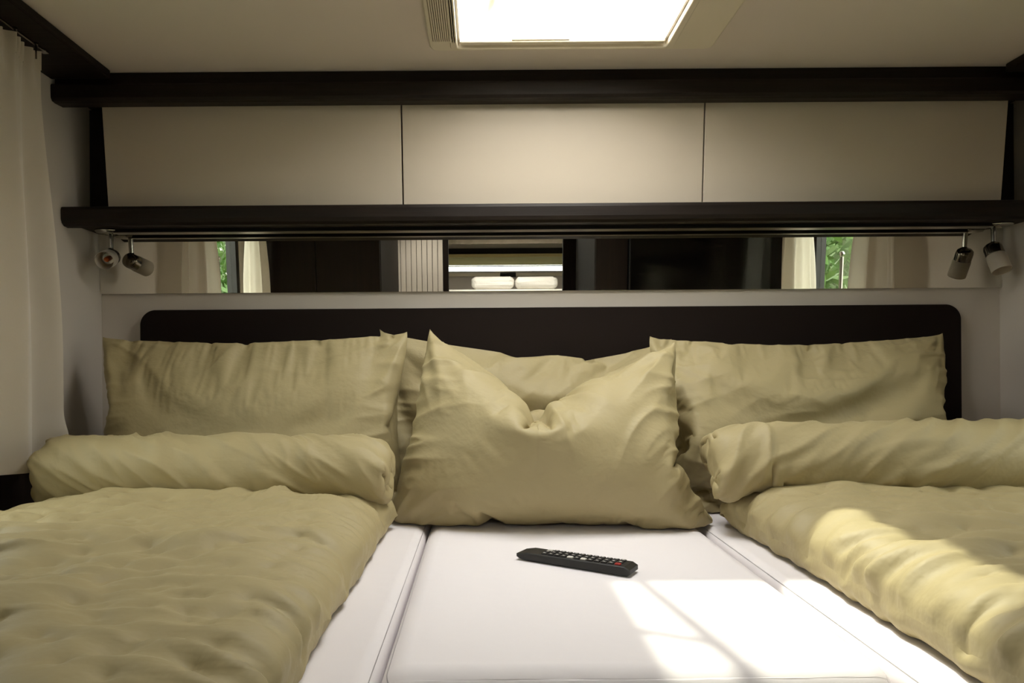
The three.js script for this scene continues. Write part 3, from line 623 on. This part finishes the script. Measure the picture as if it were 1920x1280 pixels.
duvet({ label: 'crumpled olive duvet with a rolled end, partly lit by the sun patch', x0: 0.452, x1: 1.15, z0: 0.365, z1: 1.42, thick: 0.072, rollX0: 0.412, rollX1: 1.125, rollY: 1.164, rollZ: 0.405, rollR: 0.0635, sd: 11, twist: -0.2 });

// ---------------------------------------------------------------- remote control
{
  const A = new THREE.Vector3(0.060, BED, 0.560), B = new THREE.Vector3(0.216, BED, 0.660), len = A.distanceTo(B), mid = A.clone().add(B).multiplyScalar(0.5);
  const r = thing('remote_control', 'black remote control with small buttons lying on the white sheet', 'remote control', [mid.x, BED + 0.0005, mid.z]);
  r.rotation.y = -Math.atan2(B.z - A.z, B.x - A.x);
  const hw = 0.0185, hl = len / 2;
  const s = new THREE.Shape(); s.moveTo(-hl + 0.006, 0.002); s.lineTo(-hl + 0.010, 0.001); s.lineTo(hl - 0.004, 0.001); s.lineTo(hl, 0.004); s.lineTo(hl, 0.0105); s.lineTo(hl - 0.008, 0.0145); s.lineTo(-hl + 0.016, 0.0130); s.lineTo(-hl, 0.0095); s.lineTo(-hl, 0.005); s.closePath();
  const g = new THREE.ExtrudeGeometry(s, { depth: 2 * hw - 0.005, bevelEnabled: true, bevelThickness: 0.0025, bevelSize: 0.0018, bevelOffset: -0.0018, bevelSegments: 3 }); g.translate(0, 0, -hw + 0.0025);
  part('body', g, M.rubber, r);
  const yt = (x) => lerp(0.0130, 0.0145, (x + hl - 0.016) / (2 * hl - 0.024));
  const bk = (x, z, w, d, m, n = 'button') => { const b = part(n, new RoundedBoxGeometry(w, 0.003, d, 2, 0.001), m, r); b.position.set(x, yt(x) + 0.0006, z); return b; };
  for (let k = 0; k < 12; k++) for (let c = 0; c < 3; c++) {
    const x = -hl + 0.046 + k * (2 * hl - 0.046 - 0.020) / 11, z = -0.0105 + c * 0.0105;
    let m = M.key; if (k === 0 && c === 0) m = M.keyWhite; if ((k === 4 || k === 6) && c === 2) m = M.keyWhite; if (k === 11 && c === 2) m = M.keyRed;
    const b = bk(x, z, 0.0085, 0.0068, m);
    if (m === M.key) { const pr = part('printed_symbol', new THREE.BoxGeometry(0.0034, 0.0003, 0.0022), M.print, b); pr.position.y = 0.00155; }
  }
}

// ---------------------------------------------------------------- curtains
function curtain({ label, xw, sgn, z0, z1, folds, ph, flare, group }) {
  const yt = 1.938, yb = 1.153, nu = 150, nv = 90, h = yt - yb;
  const P = (u, v, off = 0) => {           // u along the rail from the edge near the back wall, v down
    const w = sstep(v, 0.0, 0.12), amp = 0.006 + 0.012 * sstep(v, 0.03, 0.5);
    const lo = sstep(v, 0.0, 0.75), e0 = lerp(z0 + 0.052, z0, lo), e1 = lerp(z1 - 0.03, z1, lo);
    let z = lerp(e0, e1, u), f = u * folds * 2 * Math.PI + ph + 0.5 * N3(u * 3, v * 2, ph);
    let x = amp * Math.sin(f) + 0.35 * amp * Math.sin(2.3 * f + 1) + (1 - w) * 0.006 * Math.sin(u * folds * 4.2 * Math.PI * 2 + ph);
    let y = yt - v * h;
    z += 0.004 * Math.cos(f) * w;
    if (flare) { const k = sstep(v, 0.86, 1) * (1 - sstep(u, 0, 0.16)); z += 0.03 * k; y += 0.036 * k; x += 0.03 * k; }
    return [xw + sgn * (x + off), y, z];
  };
  const sheet = (u0, u1, v0, v1, n, m, off) => {
    const pos = [], uv = [], idx = [];
    for (let j = 0; j <= m; j++) for (let i = 0; i <= n; i++) { const u = lerp(u0, u1, i / n), v = lerp(v0, v1, j / m); pos.push(...P(u, v, off)); uv.push(u * (z1 - z0) * 1.6, v * h); }
    for (let j = 0; j < m; j++) for (let i = 0; i < n; i++) { const a = j * (n + 1) + i, b = a + 1, c = a + n + 1, d = c + 1; idx.push(a, c, b, b, c, d); }
    const g = new THREE.BufferGeometry(); g.setAttribute('position', new THREE.Float32BufferAttribute(pos, 3)); g.setAttribute('uv', new THREE.Float32BufferAttribute(uv, 2)); g.setIndex(idx); g.computeVertexNormals(); return g;
  };
  const t = thing('curtain', label, 'curtain', [xw, yb, (z0 + z1) / 2], group), put = (n, g, m) => part(n, g.translate(-xw, -yb, -(z0 + z1) / 2), m, t);
  put('fabric', sheet(0, 1, 0, 1, nu, nv, 0), M.curtain);
  put('hem', sheet(0, 1, 0.965, 1.0, nu, 4, -0.0015), M.curtain);
  put('heading_tape', sheet(0, 1, 0, 0.045, nu, 6, 0.0015), M.curtain);
  for (let k = 0; k < 4; k++) { const u = 0.02 + k * 0.32, p = P(Math.min(u, 1), 0.02); put('glider', merged([cyl(0.0018, 0.0018, p, [p[0], 1.9535, p[2]], 8), cyl(0.004, 0.004, [p[0], 1.9495, p[2]], [p[0], 1.953, p[2]], 10)]), M.chromeDark); }
}
curtain({ label: 'white curtain hanging at the left edge, beside the olive pillow', xw: -0.838, sgn: 1, z0: 0.30, z1: 0.565, folds: 2.2, ph: 2.4, flare: true, group: 'white curtains' });
curtain({ label: 'second white curtain on the left wall, seen only in the mirror next to dark wood', xw: -0.838, sgn: 1, z0: 0.80, z1: 1.08, folds: 2.5, ph: 1, group: 'white curtains' });
curtain({ label: 'white curtain on the right wall nearest the headboard, seen only in the mirror', xw: 1.164, sgn: -1, z0: 0.28, z1: 0.55, folds: 2.4, ph: 0.4, group: 'white curtains' });
curtain({ label: 'white curtain on the right wall farthest from the headboard, seen only in the mirror', xw: 1.164, sgn: -1, z0: 0.78, z1: 1.09, folds: 2.6, ph: 2.2, group: 'white curtains' });
for (const [x, s, l] of [[-0.838, 1, 'thin chrome curtain rail under the left dark soffit'], [1.164, -1, 'thin chrome curtain rail under the right dark soffit']]) {
  const r = thing('curtain_rail', l, 'curtain rail', [x, 1.953, 0.7], 'curtain rails');
  part('rod', cyl(0.0022, 0.0022, [0, -0.0025, -0.372], [0, -0.0025, 0.40], 10), M.chromeDark, r);
  part('end_stop', bx(-0.006, 0.006, -0.006, 0, -0.378, -0.366, 0.001), M.chrome, r);
}

// ---------------------------------------------------------------- the rest of the vehicle, seen in the mirror
{
  const lw = thing('wardrobe', 'dark wood wall cupboard seen in the mirror beside the white slatted door', 'wardrobe', [-0.65, 1.25, 1.42]);
  part('body', bx(-0.259, 0.25, 0, 0.72, -0.30, 0.28), M.woodV, lw);
  for (let k = 0; k < 2; k++) part('door', bx(-0.257 + k * 0.254, -0.257 + k * 0.254 + 0.251, 0.003, 0.7, -0.318, -0.301, 0.002), M.woodV, lw);
  const rw = thing('wardrobe', 'dark wood wall cupboard seen in the mirror behind the black screen', 'wardrobe', [0.85, 1.25, 1.42]);
  part('body', bx(-0.40, 0.387, 0, 0.72, -0.28, 0.28), M.woodV, rw);
  part('door', bx(-0.398, -0.272, 0.003, 0.7, -0.297, -0.281, 0.002), M.woodV, rw);
  const tv = thing('television', 'black television screen seen in the mirror', 'television', [0.87, 1.36, 1.10]);
  part('casing', bx(-0.29, 0.27, 0, 0.56, 0.004, 0.036, 0.003), M.black, tv);
  part('screen', bx(-0.284, 0.264, 0.01, 0.55, 0.001, 0.004), M.screen, tv);
  // partition with a doorway
  struct('wall_partition', merged([bx(XL, -0.43, -0.02, YC, 1.80, 1.83), bx(0.40, XR, -0.02, YC, 1.80, 1.83), bx(-0.19, -0.165, -0.02, YC, 1.80, 1.83)]), M.woodV, 'dark wood partition framing the doorway in the mirror');
  const d = thing('slatted_door', 'white door of vertical slats seen in the mirror', 'door', [-0.31, -0.02, 1.815]);
  const n = 9, w = 0.236 / n;
  part('backing', bx(-0.12, 0.12, 0, 1.99, 0.0, 0.012), M.gap, d);
  for (let k = 0; k < n; k++) part('slat', bx(-0.118 + k * w + 0.0012, -0.118 + (k + 1) * w - 0.0012, 0, 1.985, -0.012, 0, 0.002), M.white, d);
  // alcove bed at the far front
  const a = thing('alcove_bed', 'white alcove bed platform under the towels, seen in the mirror', 'bed', [0.164, 1.40, 4.07]);
  part('platform', bx(-1.074, 1.074, 0, 0.12, -0.47, 0.53), M.wood, a);
  part('mattress', bx(-1.06, 1.06, 0.121, 0.152, -0.468, 0.53, 0.01), M.white, a);
  for (const [x0, x1, l] of [[-0.08, 0.243, 'rolled white towel on the alcove bed, left one in the mirror'], [0.252, 0.575, 'rolled white towel on the alcove bed, right one in the mirror']]) {
    const g = new RoundedBoxGeometry(x1 - x0, 0.092, 0.2, 10, 0.04), p = g.attributes.position;
    for (let i = 0; i < p.count; i++) { const x = p.getX(i), y = p.getY(i), z = p.getZ(i), k = 0.012 * fbm(x * 14 + x0 * 9, y * 16, z * 14, 3); p.setXYZ(i, x * (1 + k), y * (1 + 2 * k) + (y > 0 ? k : 0), z + k); }
    g.computeVertexNormals(); metreUV(g);
    const t = solo('towel', g, M.towel, l, 'towel', 'towels on the alcove bed'); t.position.set((x0 + x1) / 2, 1.5995, 3.72);
  }
  const bl = thing('roller_blind', 'pale green half-drawn blind at the front window, seen in the mirror', 'blind', [0.2, 1.773, 4.56]);
  part('fabric', bx(-0.85, 0.85, 0, 0.068, -0.004, 0), M.blind, bl);
  part('lath', bx(-0.88, 0.88, 0.070, 0.098, -0.02, 0.004, 0.003), M.pineLath, bl);
  const hs = thing('front_shelf', 'dark shelf above the front window, seen in the mirror', 'shelf', [0.2, 1.873, 4.5]);
  part('board', bx(-1.0, 1.0, 0, 0.05, 0.07, 0.099), M.gap, hs);
  const wl = thing('window_ledge', 'cream ledge with a dark finger notch under the front window, seen in the mirror', 'ledge', [0.2, 1.676, 4.6]);
  part('board', bx(-1.0, 1.0, 0, 0.026, -0.06, -0.002, 0.004), M.plastic, wl);
  part('notch', cyl(0.022, 0.022, [-0.04, 0.012, -0.048], [0.1, 0.012, -0.048], 16), M.gap, wl);
  // grey gathered valance under the ceiling
  const pos = [], idx = [], nu = 160;
  for (let j = 0; j <= 6; j++) for (let i = 0; i <= nu; i++) { const u = i / nu, v = j / 6; pos.push(lerp(-0.9, 0.9, u), 0.082 * (1 - v), 0.006 * Math.sin(u * 90 + 2 * N3(u * 20, v)) + 0.01 * v * N3(u * 12, 3)); }
  for (let j = 0; j < 6; j++) for (let i = 0; i < nu; i++) { const q = j * (nu + 1) + i; idx.push(q, q + nu + 1, q + 1, q + 1, q + nu + 1, q + nu + 2); }
  const vg = new THREE.BufferGeometry(); vg.setAttribute('position', new THREE.Float32BufferAttribute(pos, 3)); vg.setIndex(idx); vg.computeVertexNormals();
  const val = solo('valance', vg, M.valance, 'grey gathered valance under the ceiling, seen in the mirror', 'valance'); val.position.set(0.25, 1.888, 3.56);
}
{
  const c = thing('ceiling_light', 'small round ceiling spotlight in front of the white slatted door', 'ceiling light', [-0.2, YC, 1.45]);
  part('ring', lathe([[0.030, 0], [0.046, 0], [0.046, -0.004], [0.040, -0.008], [0.030, -0.008]].reverse(), [0, 0, 0], [0, 1, 0], 32), M.chrome, c);
  part('diffuser', new THREE.CylinderGeometry(0.031, 0.031, 0.005, 32).translate(0, -0.0035, 0), std({ color: '#fff4e2', emissive: new THREE.Color(1, 0.9, 0.74), emissiveIntensity: 3, roughness: 0.6 }), c);
  const pl = new THREE.SpotLight(new THREE.Color(1, 0.93, 0.84), 0.75, 0, 0.75, 0.6, 2); pl.position.set(-0.2, YC - 0.012, 1.45); pl.target.position.set(-0.31, 1.4, 1.82); pl.castShadow = true; pl.shadow.radius = 2; scene.add(pl, pl.target);
}
for (const [x, z, lab] of [[XL + 0.012, 0.735, 'slim chrome window stay on the left bedroom window, seen in the mirror'], [XR - 0.012, 0.735, 'slim chrome window stay on the right bedroom window, seen in the mirror']]) {
  const s = thing('window_stay', lab, 'window stay', [x, 1.3, z], 'window stays');
  part('rod', cyl(0.006, 0.006, [0, 0, 0], [0, 0.33, 0], 12), M.alu, s);
  const k = new THREE.SphereGeometry(0.009, 14, 10); k.translate(0, 0.34, 0); part('knob', k, M.chrome, s);
}

// ---------------------------------------------------------------- garden outside the windows
solo('lawn', new THREE.BoxGeometry(60, 0.1, 60).translate(0, -0.95, 5), M.lawn, 'green lawn outside the bedroom windows', 'lawn', null, 'stuff');
{
  const leafShape = new THREE.Shape(); leafShape.moveTo(0, 0); leafShape.quadraticCurveTo(0.05, 0.06, 0, 0.16); leafShape.quadraticCurveTo(-0.05, 0.06, 0, 0);
  const leaf = new THREE.ShapeGeometry(leafShape, 3);
  const bush = (x, z, rx, ry, n, label) => {
    const t = thing('garden_shrub', label, 'shrub', [x, -0.9, z], 'shrubs outside the windows');
    part('stem', cyl(0.09, 0.05, [0, 0, 0], [0, ry * 1.4, 0], 8), M.bark, t);
    const im = new THREE.InstancedMesh(leaf, M.leaf, n), m4 = new THREE.Matrix4(), q = new THREE.Quaternion(), e = new THREE.Euler(), col = new THREE.Color();
    for (let i = 0; i < n; i++) {
      const a = rnd() * 6.283, b = Math.acos(2 * rnd() - 1), r = Math.pow(rnd(), 0.4);
      e.set(rnd() * 6.3, rnd() * 6.3, rnd() * 6.3); q.setFromEuler(e); const s = 0.7 + rnd() * 0.9;
      m4.compose(new THREE.Vector3(rx * r * Math.sin(b) * Math.cos(a), ry + ry * r * Math.cos(b), rx * r * Math.sin(b) * Math.sin(a)), q, new THREE.Vector3(s, s, s)); im.setMatrixAt(i, m4);
      const g = 0.75 + 0.5 * rnd(); im.setColorAt(i, col.setRGB(g * (0.8 + 0.4 * rnd()), g, 0.7 * g));
    }
    im.name = 'foliage'; im.userData.kind = 'stuff'; im.castShadow = im.receiveShadow = true; t.add(im);
  };
  const spots = [[-3.6, 5.0, 1.5, 1.75], [-4.8, 8.2, 1.8, 2.0], [-6.4, 12.0, 2.3, 2.3]];
  spots.forEach(([x, z, rx, ry], i) => {
    bush(x, z, rx, ry, 9000, `leafy green shrub outside the left window, ${['nearest', 'middle', 'farthest'][i]} of three`);
    bush(0.33 - x, z, rx, ry, 9000, `leafy green shrub outside the right window, ${['nearest', 'middle', 'farthest'][i]} of three`);
  });
}

renderer.render(scene, camera);
